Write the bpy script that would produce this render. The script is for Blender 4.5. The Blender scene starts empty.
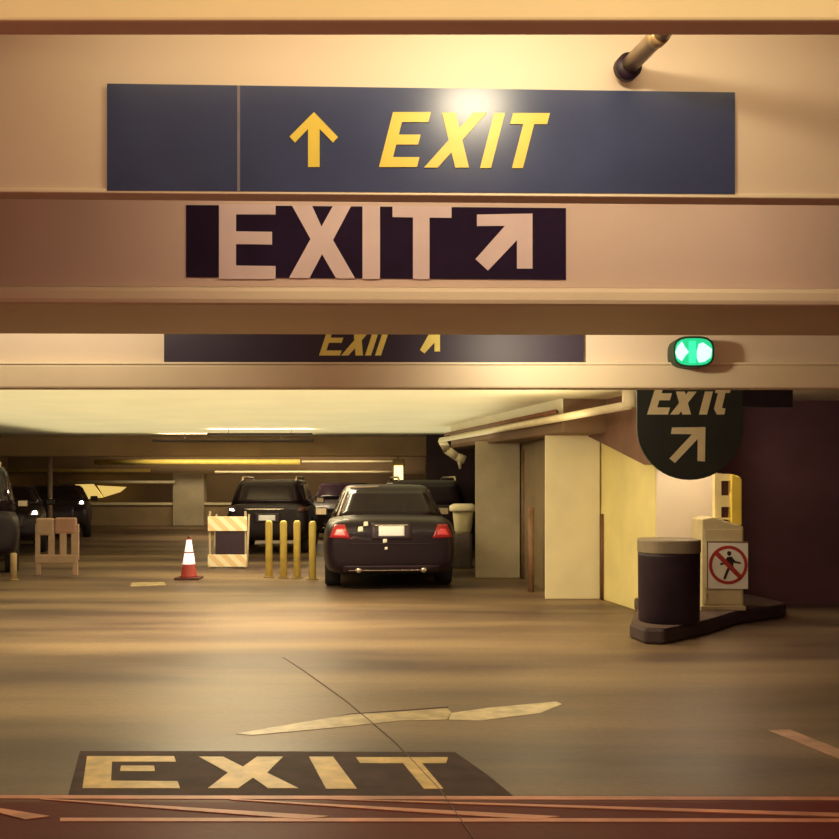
import bpy, bmesh, math, random
from mathutils import Vector, Matrix
from mathutils.bvhtree import BVHTree
random.seed(7)
scene = bpy.context.scene
COL = scene.collection
H = 1.55; F = 1000.0; CX = 419.5; HY = 480.0

# ------------------------------------------------------------------ helpers
def P(px, py, D):
    return Vector(((px-CX)*D/F, D, H-(py-HY)*D/F))
def G(px, py, z=0.0):
    D = (H-z)*F/(py-HY)
    return Vector(((px-CX)*D/F, D, z))
def on_plane(px, py, p0, n):
    d = Vector(((px-CX)/F, 1.0, -(py-HY)/F)); o = Vector((0, 0, H))
    return o + d*((p0-o).dot(n)/d.dot(n))

MATS = {}
def mat(name, col, rough=0.6, var=0.12, scale=6.0, metal=0.0, emit=0.0, emcol=None, spec=0.5, bump=0.0, stretch=None, coat=0.0):
    if name in MATS: return MATS[name]
    m = bpy.data.materials.new(name); m.use_nodes = True
    nt = m.node_tree; b = nt.nodes['Principled BSDF']
    tc = nt.nodes.new('ShaderNodeTexCoord'); mp = nt.nodes.new('ShaderNodeMapping')
    nt.links.new(tc.outputs['Object'], mp.inputs['Vector'])
    if stretch: mp.inputs['Scale'].default_value = stretch
    nz = nt.nodes.new('ShaderNodeTexNoise'); nz.inputs['Scale'].default_value = scale; nz.inputs['Detail'].default_value = 5
    nt.links.new(mp.outputs['Vector'], nz.inputs['Vector'])
    r = nt.nodes.new('ShaderNodeValToRGB')
    r.color_ramp.elements[0].position = .3; r.color_ramp.elements[1].position = .7
    r.color_ramp.elements[0].color = (*[c*(1-var) for c in col], 1)
    r.color_ramp.elements[1].color = (*[min(1, c*(1+var)) for c in col], 1)
    nt.links.new(nz.outputs['Fac'], r.inputs['Fac'])
    nt.links.new(r.outputs['Color'], b.inputs['Base Color'])
    b.inputs['Roughness'].default_value = rough; b.inputs['Metallic'].default_value = metal
    b.inputs['Specular IOR Level'].default_value = spec
    b.inputs['Coat Weight'].default_value = coat
    if emit:
        b.inputs['Emission Color'].default_value = (*(emcol or col), 1); b.inputs['Emission Strength'].default_value = emit
    if bump:
        bp = nt.nodes.new('ShaderNodeBump'); bp.inputs['Strength'].default_value = bump; bp.inputs['Distance'].default_value = .01
        nt.links.new(nz.outputs['Fac'], bp.inputs['Height']); nt.links.new(bp.outputs['Normal'], b.inputs['Normal'])
    MATS[name] = m
    return m

class MB:
    def __init__(s): s.bm = bmesh.new()
    def box(s, lo, hi, rot=None, at=None):
        vs = [Vector((x, y, z)) for z in (lo[2], hi[2]) for y in (lo[1], hi[1]) for x in (lo[0], hi[0])]
        if rot is not None: vs = [rot @ v for v in vs]
        if at is not None: vs = [v+Vector(at) for v in vs]
        v = [s.bm.verts.new(q) for q in vs]
        for f in ((0,2,3,1),(4,5,7,6),(0,1,5,4),(2,6,7,3),(0,4,6,2),(1,3,7,5)):
            s.bm.faces.new([v[i] for i in f])
        return s
    def prism(s, pts, ext):
        ext = Vector(ext); n = len(pts)
        a = [s.bm.verts.new(Vector(p)) for p in pts]; b = [s.bm.verts.new(Vector(p)+ext) for p in pts]
        s.bm.faces.new(a); s.bm.faces.new(b[::-1])
        for i in range(n): s.bm.faces.new([a[i], b[i], b[(i+1) % n], a[(i+1) % n]])
        return s
    def tube(s, p0, p1, r, seg=16, r1=None):
        p0, p1 = Vector(p0), Vector(p1); d = (p1-p0).normalized()
        u = d.orthogonal().normalized(); w = d.cross(u); r1 = r if r1 is None else r1
        a = [s.bm.verts.new(p0+(u*math.cos(t)+w*math.sin(t))*r) for t in [2*math.pi*i/seg for i in range(seg)]]
        b = [s.bm.verts.new(p1+(u*math.cos(t)+w*math.sin(t))*r1) for t in [2*math.pi*i/seg for i in range(seg)]]
        s.bm.faces.new(a[::-1]); s.bm.faces.new(b)
        for i in range(seg): s.bm.faces.new([a[i], a[(i+1) % seg], b[(i+1) % seg], b[i]])
        return s
    def path(s, pts, r, seg=12):
        for a, b in zip(pts, pts[1:]): s.tube(a, b, r, seg)
        for p in pts[1:-1]:
            bmesh.ops.create_uvsphere(s.bm, u_segments=seg, v_segments=8, radius=r, matrix=Matrix.Translation(p))
        return s
    def lathe(s, prof, c=(0,0,0), seg=28, n=2.0, sx=1.0, sy=1.0):
        c = Vector(c); rings = []
        for r, z in prof:
            ring = []
            for i in range(seg):
                t = 2*math.pi*i/seg; ct, st = math.cos(t), math.sin(t)
                k = (abs(ct)**n+abs(st)**n)**(-1.0/n)
                ring.append(s.bm.verts.new(c+Vector((r*k*ct*sx, r*k*st*sy, z))))
            rings.append(ring)
        for a, b in zip(rings, rings[1:]):
            for i in range(seg): s.bm.faces.new([a[i], a[(i+1) % seg], b[(i+1) % seg], b[i]])
        s.bm.faces.new(rings[0][::-1]); s.bm.faces.new(rings[-1])
        return s
    def build(s, name, m, parent=None, bevel=0.0, smooth=False, local=False, sub=0, rot=None, at=None):
        bmesh.ops.recalc_face_normals(s.bm, faces=s.bm.faces[:])
        if parent is not None and not local:
            r = parent
            while r.parent: r = r.parent
            bmesh.ops.translate(s.bm, verts=s.bm.verts[:], vec=-r.location)
        me = bpy.data.meshes.new(name); s.bm.to_mesh(me); s.bm.free()
        o = bpy.data.objects.new(name, me); COL.objects.link(o); me.materials.append(m)
        if parent is not None: o.parent = parent
        if smooth: me.polygons.foreach_set('use_smooth', [True]*len(me.polygons))
        if bevel:
            bv = o.modifiers.new('bevel', 'BEVEL'); bv.width = bevel; bv.segments = 2; bv.limit_method = 'ANGLE'
        if sub:
            sb = o.modifiers.new('sub', 'SUBSURF'); sb.levels = sub; sb.render_levels = sub
        return o

def tag(o, label, cat, group=None, kind=None):
    o['label'] = label; o['category'] = cat
    if group: o['group'] = group
    if kind: o['kind'] = kind
    return o
def thing(name, loc, label, cat, group=None, rz=0.0):
    o = bpy.data.objects.new(name, None); COL.objects.link(o)
    o.location = loc; o.rotation_euler = (0, 0, rz); o.empty_display_size = .1
    return tag(o, label, cat, group)
def struct(name, mb, m, bevel=0.0, smooth=False, label=None):
    o = mb.build(name, m, None, bevel, smooth); o['kind'] = 'structure'
    if label: o['label'] = label
    return o
def copy_tree(o, parent=None):
    c = o.copy(); COL.objects.link(c)
    if parent: c.parent = parent
    for ch in list(o.children): copy_tree(ch, c)
    return c
def R(a): return math.radians(a)

# ------------------------------------------------------------------ materials
def floor_mat():
    m = bpy.data.materials.new('worn_concrete_floor'); m.use_nodes = True
    nt = m.node_tree; N = nt.nodes.new; L = nt.links.new; b = nt.nodes['Principled BSDF']
    tc = N('ShaderNodeTexCoord')
    mp = N('ShaderNodeMapping'); mp.inputs['Scale'].default_value = (.20, 1.0, 1); L(tc.outputs['Object'], mp.inputs['Vector'])
    n1 = N('ShaderNodeTexNoise'); n1.inputs['Scale'].default_value = 1.0; n1.inputs['Detail'].default_value = 6; L(mp.outputs[0], n1.inputs['Vector'])
    n2 = N('ShaderNodeTexNoise'); n2.inputs['Scale'].default_value = 22; n2.inputs['Detail'].default_value = 8; L(tc.outputs['Object'], n2.inputs['Vector'])
    r1 = N('ShaderNodeValToRGB'); r1.color_ramp.elements[0].position = .35; r1.color_ramp.elements[1].position = .68
    r1.color_ramp.elements[0].color = (.080, .047, .041, 1); r1.color_ramp.elements[1].color = (.28, .194, .115, 1)
    L(n1.outputs['Fac'], r1.inputs['Fac'])
    mx = N('ShaderNodeMix'); mx.data_type = 'RGBA'; mx.blend_type = 'MULTIPLY'; mx.inputs[0].default_value = .35
    r2 = N('ShaderNodeValToRGB'); r2.color_ramp.elements[0].position = .3; r2.color_ramp.elements[0].color = (.6, .6, .6, 1); r2.color_ramp.elements[1].position = .65
    L(n2.outputs['Fac'], r2.inputs['Fac']); L(r1.outputs[0], mx.inputs[6]); L(r2.outputs[0], mx.inputs[7])
    # red glow on the nearest floor painted into its base colour
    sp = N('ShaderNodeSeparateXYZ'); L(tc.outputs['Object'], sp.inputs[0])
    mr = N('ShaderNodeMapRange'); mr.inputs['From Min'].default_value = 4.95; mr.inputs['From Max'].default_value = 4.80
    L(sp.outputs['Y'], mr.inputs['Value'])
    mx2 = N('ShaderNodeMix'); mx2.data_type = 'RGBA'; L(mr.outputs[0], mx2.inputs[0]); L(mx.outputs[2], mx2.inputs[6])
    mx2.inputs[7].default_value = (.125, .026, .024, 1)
    L(mx2.outputs[2], b.inputs['Base Color'])
    b.inputs['Specular IOR Level'].default_value = .28
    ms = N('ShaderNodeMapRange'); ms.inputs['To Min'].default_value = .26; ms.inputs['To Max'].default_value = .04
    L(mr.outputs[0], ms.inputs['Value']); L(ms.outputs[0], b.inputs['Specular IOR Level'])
    rr = N('ShaderNodeMapRange'); rr.inputs['To Min'].default_value = .34; rr.inputs['To Max'].default_value = .6
    L(n1.outputs['Fac'], rr.inputs['Value']); L(rr.outputs[0], b.inputs['Roughness'])
    bp = N('ShaderNodeBump'); bp.inputs['Strength'].default_value = .12; bp.inputs['Distance'].default_value = .01
    L(n2.outputs['Fac'], bp.inputs['Height']); L(bp.outputs[0], b.inputs['Normal'])
    return m
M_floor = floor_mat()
M_beam = mat('painted_beam', (.80, .66, .50), .55, .05, 1.2, bump=.05)
M_beamC = mat('pinkish_painted_beam', (.64, .48, .375), .6, .06, 1.5, bump=.05)
M_lip = mat('beam_lip_paint', (.82, .68, .46), .5, .05, 2)
M_highlight = mat('pale_edge_highlight', (.9, .78, .55), .4, .04, 4)
M_ceil = mat('pale_ceiling', (.86, .80, .62), .7, .06, .8, bump=.04)
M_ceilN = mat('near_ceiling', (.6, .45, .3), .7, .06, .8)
M_brown = mat('shade_browned_beam', (.21, .125, .075), .7, .12, 1.5, bump=.1)  # shadow on the beam face put into the brown base colour
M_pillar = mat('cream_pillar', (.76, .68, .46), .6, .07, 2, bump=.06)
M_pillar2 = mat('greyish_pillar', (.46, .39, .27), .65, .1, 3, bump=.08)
M_yellowwall = mat('yellow_wall', (.78, .67, .30), .55, .08, 2, bump=.06)
M_rust = mat('rust_pipe', (.16, .06, .025), .6, .25, 8)
M_dark = mat('shadow_toned_maroon', (.150, .062, .078), .8, .35, .7)  # shadow over the right walls put into the base colour
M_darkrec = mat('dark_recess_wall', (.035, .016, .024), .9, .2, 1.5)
M_back = mat('tan_back_wall', (.30, .20, .11), .7, .15, 1)
M_lowwall = mat('low_wall_paint', (.33, .23, .13), .7, .15, 1.5)
M_pipe = mat('pale_pipe_paint', (.78, .68, .46), .45, .08, 5)
M_pipeY = mat('yellow_pipe_paint', (.8, .62, .16), .45, .1, 5)
M_metal = mat('dull_metal', (.55, .45, .32), .38, .1, 12, metal=.6)
M_black = mat('black_plastic', (.026, .012, .024), .5, .2, 10)
M_navy = mat('navy_sign_face', (.046, .060, .140), .27, .14, 3.0, spec=.45)
M_navy2 = mat('dark_sign_face', (.030, .018, .042), .5, .1, 4)
M_blk = mat('black_sign_paint', (.018, .007, .026), .8, .2, 6, spec=.15)
M_yel = mat('yellow_letter', (.76, .57, .075), .4, .04, 20)
M_yel2 = mat('pale_yellow_letter', (.95, .80, .20), .5, .04, 20)
M_pinkl = mat('beige_letter', (.70, .54, .50), .6, .05, 6)
M_green = mat('dark_green_sign', (.024, .030, .024), .6, .15, 5)
M_creml = mat('cream_letter', (.90, .78, .48), .5, .05, 10)
M_white = mat('white_plastic', (.85, .82, .74), .45, .04, 10)
M_seam = mat('pale_seam', (.20, .18, .20), .4, .1, 20)

# ------------------------------------------------------------------ the setting
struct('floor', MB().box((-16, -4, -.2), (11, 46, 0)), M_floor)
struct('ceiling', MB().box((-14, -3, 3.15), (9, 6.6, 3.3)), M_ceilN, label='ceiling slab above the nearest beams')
struct('ceiling', MB().box((-14, 6.6, 2.55), (9, 46, 2.75)), M_ceil, label='pale ceiling slab of the parking bays')

def beam(D, yaw):
    rot = Matrix.Rotation(R(yaw), 3, 'Z'); at = Vector((0, D, 0))
    return rot, at
def rbox(mb, lo, hi, fr): return mb.box(lo, hi, fr[0], fr[1])
FA = beam(1.957, 0); FB = beam(3.18, 1.6); FC = beam(4.45, 1.0); FD = beam(6.45, .2)
struct('ceiling_beam', rbox(MB(), (-8, 0, 2.45), (8, .07, 3.15), FA), M_lip, .006, label='yellow lit beam along the very top of the view')
struct('ceiling_beam', rbox(MB(), (-8, 0, 2.452), (8, .075, 3.15), FB), M_beam, .006, label='pale beam that carries the wide blue exit sign')
struct('highlight_trim_1', rbox(MB(), (-8, -.012, 2.452), (8, -.0005, 2.466), FB), M_highlight, .003)  # pale strip in place of the highlight on the beam's lower edge
mb = MB(); rbox(mb, (-8, 0, 2.40), (8, .9, 3.15), FC)
struct('ceiling_beam', mb, M_beamC, .01, label='pinkish beam that carries the black and beige exit sign')
struct('trim_2', rbox(MB(), (-8, -.05, 2.322), (8, .88, 2.4005), FC), M_lip, .022, label='rounded lower lip of the pinkish beam')
struct('ceiling_beam', rbox(MB(), (-8, 0, 2.14), (8, .10, 3.3), FD), M_beam, .006, label='cream beam that carries the narrow dark exit sign and the green light')
struct('trim_3', rbox(MB(), (-8, -.05, 2.137), (8, -.0005, 2.288), FD), M_lip, .012, label='lower lip of the cream beam')
struct('highlight_trim_4', rbox(MB(), (-8, -.054, 2.288), (8, -.0005, 2.304), FD), M_highlight, .004)  # pale strip painted as the bright highlight line above the lip
struct('ceiling_beam', MB().box((-14, 23, 2.10), (1.2, 23.5, 2.56)), mat('tan_cross_beam', (.46, .32, .17), .7, .12, 1.5), .02, label='brown cross beam far back under the ceiling')
# side and back walls
struct('wall_left', MB().box((-14.3, -3, 0), (-14, 46, 3.3)), M_back)
struct('wall_right', MB().box((8, -3, 0), (8.3, 14, 3.3)), M_dark)
struct('wall_back', MB().box((3.35, 12.6, 0), (8.3, 12.9, 3.3)), M_dark, label='right wall with shadow put into its maroon colour')
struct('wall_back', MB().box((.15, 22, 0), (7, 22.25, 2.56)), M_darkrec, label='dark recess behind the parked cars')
struct('wall_back', MB().box((-14, 34, 0), (.2, 34.3, .70)), M_lowwall, .01, label='low parapet across the far end')
struct('wall_back', MB().box((-14, 34, 1.74), (.2, 34.3, 2.56)), M_back, .01, label='lintel above the far opening')
struct('wall_back', MB().box((-14, 37.5, 0), (7, 37.8, 2.6)), M_back, label='outer wall beyond the far opening')
struct('trim_5', MB().box((-14, 33.9, .70), (.2, 34.4, .78)), M_pipe, .01, label='pale coping along the low parapet')
a, b = P(173, 0, 33.9).x, P(204, 0, 33.9).x
struct('wall_pier', MB().box((a, 33.85, 0), (b, 34.35, 1.8)), M_pillar2, .02)
# right hand pillars, wall and beams
def foot(pts, z0, z1): return MB().prism([(x, y, z0) for x, y in pts], (0, 0, z1-z0))
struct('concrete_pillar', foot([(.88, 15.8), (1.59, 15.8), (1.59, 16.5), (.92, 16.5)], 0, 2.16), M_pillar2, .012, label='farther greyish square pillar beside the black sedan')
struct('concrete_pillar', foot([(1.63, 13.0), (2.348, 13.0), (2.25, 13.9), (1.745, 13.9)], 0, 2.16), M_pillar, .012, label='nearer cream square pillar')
dx, dy = -.191, .982
W0 = Vector((2.36, 13.05)); W1 = Vector((2.67, 11.34))
struct('wall_right', foot([(W1.x, W1.y), (3.38, 11.34), (3.38, 13.2), (W0.x+.02, 13.2), (W0.x, W0.y)], 0, 2.56), M_yellowwall, .01, label='yellow wall with a bright end face behind the gate cabinet')
struct('wall_right', MB().box((W1.x+.012, 11.325, 0), (3.37, 11.3395, 2.5)), mat('pale_peach_paint', (.93, .80, .62), .6, .04, 2), label='pale peach end face of the yellow wall')
struct('wall_right', foot([(1.75, 13.95), (2.2, 13.95), (2.2, 16.0), (1.60, 16.0)], 0, 2.16), mat('recess_paint', (.26, .19, .11), .7, .1, 3), .01, label='recessed wall between the two pillars')
def L2(t, off=0.0): return (2.1+dx*t+dy*off, 10+dy*t-dx*off)
struct('ceiling_beam', foot([L2(2.3, .10), L2(8.5, .10), L2(8.5, 1.0), L2(2.3, 1.0)], 2.13, 2.56), M_brown, .02, label='brown beam running over the pillars')
struct('trim_6', foot([L2(2.28, .085), L2(8.45, .085), L2(8.45, .0995), L2(2.28, .0995)], 2.33, 2.56), M_ceil)
hp = [(13.3, 2.56), (13.3, 2.13), (12.95, 2.10), (11.25, 1.72), (11.05, 1.72), (11.05, 2.56)]
mb = MB()
mb.prism([(W0.x-.17-(D-13.05)*.185, D, z) for D, z in hp], (.20, .035, 0))
struct('ceiling_beam', mb, mat('rust_brown_haunch', (.17, .085, .06), .7, .2, 4), .01, label='sloping brown haunch along the top of the yellow wall')
# curbed island
isl = [(2.06, 9.80), (2.12, 9.44), (2.30, 9.40), (2.86, 9.98), (3.42, 10.72), (4.08, 11.22), (4.2, 11.45), (4.05, 12.3), (2.62, 12.3), (2.45, 11.2)]
struct('curb_island', foot(isl, 0, .15), mat('dark_curb', (.055, .032, .034), .7, .2, 4, bump=.1), .03, label='low dark curbed island under the bin and gate cabinet')
struct('curb_top', foot([(x*.97+.09, y*.985+.16) for x, y in isl], .1495, .153), mat('island_top', (.10, .06, .05), .8, .2, 5))

# ------------------------------------------------------------------ pipes (things)
def pipe(name, pts, r, m, label, cat='pipe', group=None, seg=12):
    return tag(MB().path([Vector(p) for p in pts], r, seg).build(name, m, None, 0, True), label, cat, group)
# stub pipe in first bay
t = thing('conduit_pipe', (.653, 3.17, 2.855), 'short metal pipe running from the beam face above the blue exit sign toward the camera', 'pipe')
A = Vector((.653, 3.175, 2.852)); B = Vector((.945, 2.06, 2.93))
dirp = (B-A).normalized()
MB().tube(A, B, .027, 20).build('pipe', M_metal, t, 0, True)
MB().tube(A-dirp*.0, A+dirp*.035, .041, 24).build('sleeve_ring', M_black, t, 0, True)
MB().tube(A+dirp*.20, A+dirp*.235, .031, 24).build('joint_ring', mat('brass_ring', (.8, .62, .3), .3, .1, 9, metal=.5), t, 0, True)
# long pipe beside brown beam
p0 = Vector((*L2(.0), 2.30)); p1 = Vector((*L2(8.9), 2.30))
t = thing('ceiling_pipe', p0, 'pale pipe running back along the brown beam with a drop beside the round exit sign', 'pipe')
MB().path([p0+Vector((0, 0, .24)), p0, p1, p1+Vector((.05, .1, -.02))], .045, 14).build('pipe', M_pipe, t, 0, True)
MB().tube(p0+Vector((0, 0, .24)), p0+Vector((0, 0, -.02)), .075, 16).build('drop', M_pipe, t, 0, True)
t_pipe = t
e = Vector((*L2(2.2, -.02), 2.38)); f = Vector((*L2(8.4, -.02), 2.38))
pipe('ceiling_pipe', [e, f], .03, M_rust, 'thin rust-brown pipe directly above the pale pipe on the brown beam')
# lumpy elbow at the end near sedan
MB().path([p1+Vector((.02, .05, 0)), P(447, 450, 18.9), P(457, 457, 18.9), P(465, 460, 18.9)], .08, 14).build('elbow', M_pipe, t, 0, True)
MB().tube(P(459, 454, 18.9), P(460, 469, 18.9), .07, 14, .02).build('drip_end', M_pipe, t, 0, True)
# vertical rust pipes
pipe('downpipe', [P(523.5, 450, 15.6)+Vector((0, 0, 0)), Vector((P(523.5, 0, 15.6).x, 15.6, .0))], .035, mat('brown_downpipe', (.20, .11, .06), .6, .2, 6), 'brown downpipe at the right edge of the farther pillar', 'pipe')
pipe('downpipe', [P(531, 507, 13.85), Vector((P(531, 0, 13.85).x, 13.85, .0))], .045, MATS['brown_downpipe'], 'shorter brown downpipe between the two pillars', 'pipe')
pipe('downpipe', [P(602, 514, 12.93), Vector((P(602, 0, 12.93).x, 12.93, 0))], .018, M_rust, 'thin rust-coloured pipe at the corner of the nearer pillar', 'pipe')
# far pipes
for (y, x0, x1, D, r, m, lab) in ((462, 95, 300, 32.5, .09, M_pipeY, 'thick yellow pipe across the far wall, upper left'),
                               (461.5, 302, 404, 32.5, .035, M_pipe, 'thin pale pipe across the far wall above the sedan, upper one'),
                               (472, 215, 404, 32.3, .04, M_pipe, 'pale pipe across the far wall above the dark utility vehicle, lower one'),
                               (470.5, 5, 150, 30.0, .05, M_pipeY, 'yellowish pipe across the far left above the parked cars'),
                               (482, 60, 175, 33.7, .05, M_pipe, 'pale pipe under the far lintel on the left')):
    pipe('wall_pipe', [P(x0, y, D), P(x1, y, D)], r, m, lab)
pipe('pole', [Vector((P(50, 0, 24).x, 24, 0)), Vector((P(50, 0, 24).x, 24, 2.3))], .055, mat('grey_pole', (.34, .24, .17), .6, .1, 4), 'thin grey vertical pole among the parked cars on the left', 'pole')

# ------------------------------------------------------------------ signs
def plane_of(fr, off):
    n = fr[0] @ Vector((0, -1, 0)); p0 = fr[1] + n*off
    return p0, n
def decal(polys, pl, th=.002):
    mb = MB()
    for poly in polys:
        mb.prism([on_plane(x, y, pl[0], pl[1]) for x, y in poly], -pl[1]*th)
    return mb
def shear_letters(bl, y0, y1, slant):
    """italic helper: (u, v) with v=0 bottom .. 1 top"""
    return lambda pts: [(bl+u+slant*v, y1+(y0-y1)*v) for u, v in pts]
def letter_E(w, t, h): # t stroke px, h height px
    k = t/h
    return [(0,0),(w,0),(w,k),(t*1.15,k),(t*1.15,.5-k/2),(w*.88,.5-k/2),(w*.88,.5+k/2),(t*1.15,.5+k/2),(t*1.15,1-k),(w,1-k),(w,1),(0,1)]
def letter_X(w, t, h=1):
    a = t*1.25
    m = w/2; q = a/2; s = .5*a/(w-a)*1.0
    return [(0,0),(a,0),(m,.5-s),(w-a,0),(w,0),(m+q,.5),(w,1),(w-a,1),(m,.5+s),(a,1),(0,1),(m-q,.5)]
def letter_T(w, t, h):
    k = t/h; m = w/2
    return [(m-t/2,0),(m+t/2,0),(m+t/2,1-k),(w,1-k),(w,1),(0,1),(0,1-k),(m-t/2,1-k)]

# big blue sign
pl = plane_of(FB, .014); plL = plane_of(FB, .017)
root = thing('exit_sign', on_plane(420, 192, *pl), 'wide blue glossy sign with yellow up arrow and slanted EXIT, on the nearest pale beam', 'sign', 'overhead exit signs')
decal([[(107,190.5),(107,83.5),(237.5,85.3),(237.5,191.2)]], pl, .0115).build('sign_panel', M_navy, root)
decal([[(239.5,191.2),(239.5,85.4),(735,92.3),(735,194)]], pl, .0115).build('sign_panel', M_navy, root)
decal([[(237.2,191.2),(237.2,85.3),(240,85.4),(240,191.2)]], plane_of(FB, .0145), .0115).build('seam_strip', M_seam, root)
decal([[(314,112),(338,137),(333,142.5),(319.6,128.8),(319.6,167),(308,167),(308,128.8),(295,142.5),(289.5,136.5)]], plL).build('arrow_mark', M_yel, root)
s = 14
polys = [shear_letters(379, 112, 167, s)(letter_E(38, 10, 55)), shear_letters(424, 112.5, 167.5, s+4)(letter_X(45, 11)),
         shear_letters(480, 113, 168, s)([(0,0),(11,0),(11,1),(0,1)]), shear_letters(499, 113, 168, s)(letter_T(37, 11, 55))]
decal(polys, plL).build('lettering', M_yel, root)

# black and beige EXIT
pl = plane_of(FC, .006); plL = plane_of(FC, .008)
root = thing('exit_sign', on_plane(376, 278, *pl), 'black rectangle with large beige upright EXIT and slanting arrow, on the pinkish beam', 'sign', 'overhead exit signs')
decal([[(186,277),(186,205),(566,208),(566,279.5)]], pl, .005).build('sign_panel', M_blk, root)
let = [[(219,279),(275.5,279),(275.5,266),(236,265.5),(236,244),(272,244.5),(272,231.8),(236,231.3),(236,214.3),(275.5,214.5),(275.5,204.8),(219,204.2)],
       [(289,278),(309.5,278),(322,254),(336,278.2),(355,278.3),(333,240),(351,206),(333,205.8),(321.5,226.5),(312,205.7),(292,205.5),(310.5,239)],
       [(362.5,279),(380,279),(380,205.8),(362.5,205.6)],
       [(413,279),(429.5,279.2),(429.5,217.5),(451.5,217.8),(451.5,206.2),(392.5,205.8),(392.5,217),(413,217.3)]]
decal(let, plL, .0021).build('lettering', M_pinkl, root)
decal([[(477,214.5),(532.5,213.5),(532.5,268.5),(517,268.5),(517,240),(488,270.5),(475.5,259),(505,225.8),(477,226)]], plL, .0021).build('arrow_mark', M_pinkl, root)

# narrow dark sign on cream beam
pl = plane_of(FD, .03); plL = plane_of(FD, .033)
root = thing('exit_sign', on_plane(374, 363, *pl), 'dark navy sign with small yellow EXIT and arrow, half hidden by the pinkish beam', 'sign', 'overhead exit signs')
decal([[(164,362.6),(164,312),(584,313.5),(584,364.6)]], pl, .027).build('sign_panel', M_navy2, root)
s = 10
polys = [shear_letters(319, 325, 355.5, s)(letter_E(21, 5, 30)), shear_letters(341, 325, 355.5, s+2)(letter_X(22, 6)),
         shear_letters(365, 325, 355.5, s)([(0,0),(6,0),(6,1),(0,1)]), shear_letters(368, 325, 355.5, s)(letter_T(20, 6, 30))]
decal(polys, plL).build('lettering', M_yel2, root)
decal([[(423,327),(440,326.5),(440,351.5),(434.5,351.5),(434.5,342.5),(424.5,353.5),(420,350),(430,332),(423,332)]], plL).build('arrow_mark', M_yel2, root)

# green light
pl = plane_of(FD, .16)
root = thing('signal_light', on_plane(693, 352, *plane_of(FD, 0)), 'small box light glowing green under the pinkish beam at the right', 'light')
def ring(cx, cy, w, h, n=28, e=3.2):
    out = []
    for i in range(n):
        t = 2*math.pi*i/n; c, s_ = math.cos(t), math.sin(t); k = (abs(c)**e+abs(s_)**e)**(-1/e)
        out.append((cx+w/2*c*k, cy+h/2*s_*k))
    return out
decal([ring(694, 351.5, 41, 31)], plane_of(FD, .155), .157).build('housing', mat('green_housing', (.012, .05, .025), .5, .1, 8), root, .004)
decal([ring(694, 351.7, 37, 27)], plane_of(FD, .159), .0045).build('lens', mat('green_lens', (.02, .45, .2), .4, .05, 30, emit=1.0, emcol=(.01, .52, .22)), root)
M_glow = mat('pale_green_glow', (.4, 1, .75), .4, .05, 30, emit=1.4, emcol=(.45, 1.0, .72))
decal([[(675.5,352),(678,346),(682,341.5),(685,347),(689,352),(685,356),(682,361),(677.5,358)]], plane_of(FD, .162), .003).build('lamp', M_glow, root)
decal([[(697,351),(699,344),(703,342.5),(708,346),(712,349),(711,357),(705,361.5),(699,362.5),(697,358)]], plane_of(FD, .162), .003).build('lamp', M_glow, root)
decal([[(689,341),(696,341),(696,363),(689,363)]], plane_of(FD, .161), .002).build('divider', mat('green_divider', (.05, .7, .4), .4, .05, 30, emit=1.0, emcol=(.03, .75, .38)), root)

# round green Exit sign
DS = 8.5; p0 = Vector((0, DS, 0)); n = Vector((0, -1, 0))
pl = (p0, n); plL = (p0+n*.006, n)
root = thing('exit_sign', P(690, 480, DS), 'dark green hanging sign with rounded lower end, cream slanted Exit and arrow', 'sign', 'overhead exit signs')
pts = [(690+53*math.cos(t), 427+53*math.sin(t)) for t in [math.pi*i/24 for i in range(25)]]
decal([pts+[(637, 382), (645, 374), (735, 374), (743, 382)]], pl, .03).build('sign_panel', M_green, root, .003)
for x in (655, 725):
    q = P(x, 374, DS+.015)
    MB().tube(q-Vector((0, 0, .02)), Vector((q.x, q.y, 2.55)), .012, 10).build('hanger_rod', M_black, root, 0, True)
sl = 11
polys = [shear_letters(647, 379, 414.5, sl)(letter_E(21, 7, 35)), shear_letters(670, 391.5, 414.5, 6)(letter_X(21, 7)),
         shear_letters(699, 391.5, 414.5, 6)([(0,0),(8,0),(8,1),(0,1)]), [(708.5,388.5),(710.5,381),(718.5,381),(716.5,388.5)],
         [(714,409),(718,393),(715,393),(716,388.5),(719.5,388.5),(721.5,381),(728.5,381),(726.7,388.5),(731,388.5),(730,393),(725.5,393),(722,408),(725.5,408.5),(724.5,414.5),(717,414.5)]]
decal(polys, plL).build('lettering', M_creml, root)
decal([[(672,427.5),(705.5,427),(705,461.5),(697.5,461),(697.7,439),(675,463),(669.5,458.5),(692,434.2),(671,434)]], plL).build('arrow_mark', M_creml, root)
q0, q1 = P(741, 391, 9.2), P(793, 407, 9.2)
root = thing('hanging_sign', Vector(((q0.x+q1.x)/2, 9.2, q1.z)), 'dark plain panel hanging from the ceiling to the right of the round exit sign', 'sign')
MB().box((q0.x, 9.2, q1.z), (q1.x, 9.28, q0.z+.1)).build('panel', mat('dark_panel', (.02, .012, .03), .6, .2, 5), root, .004)
for x in (q0.x+.1, q1.x-.1):
    MB().tube((x, 9.24, q0.z+.08), (x, 9.24, 2.55), .01, 8).build('hanger_rod', M_black, root)

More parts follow.
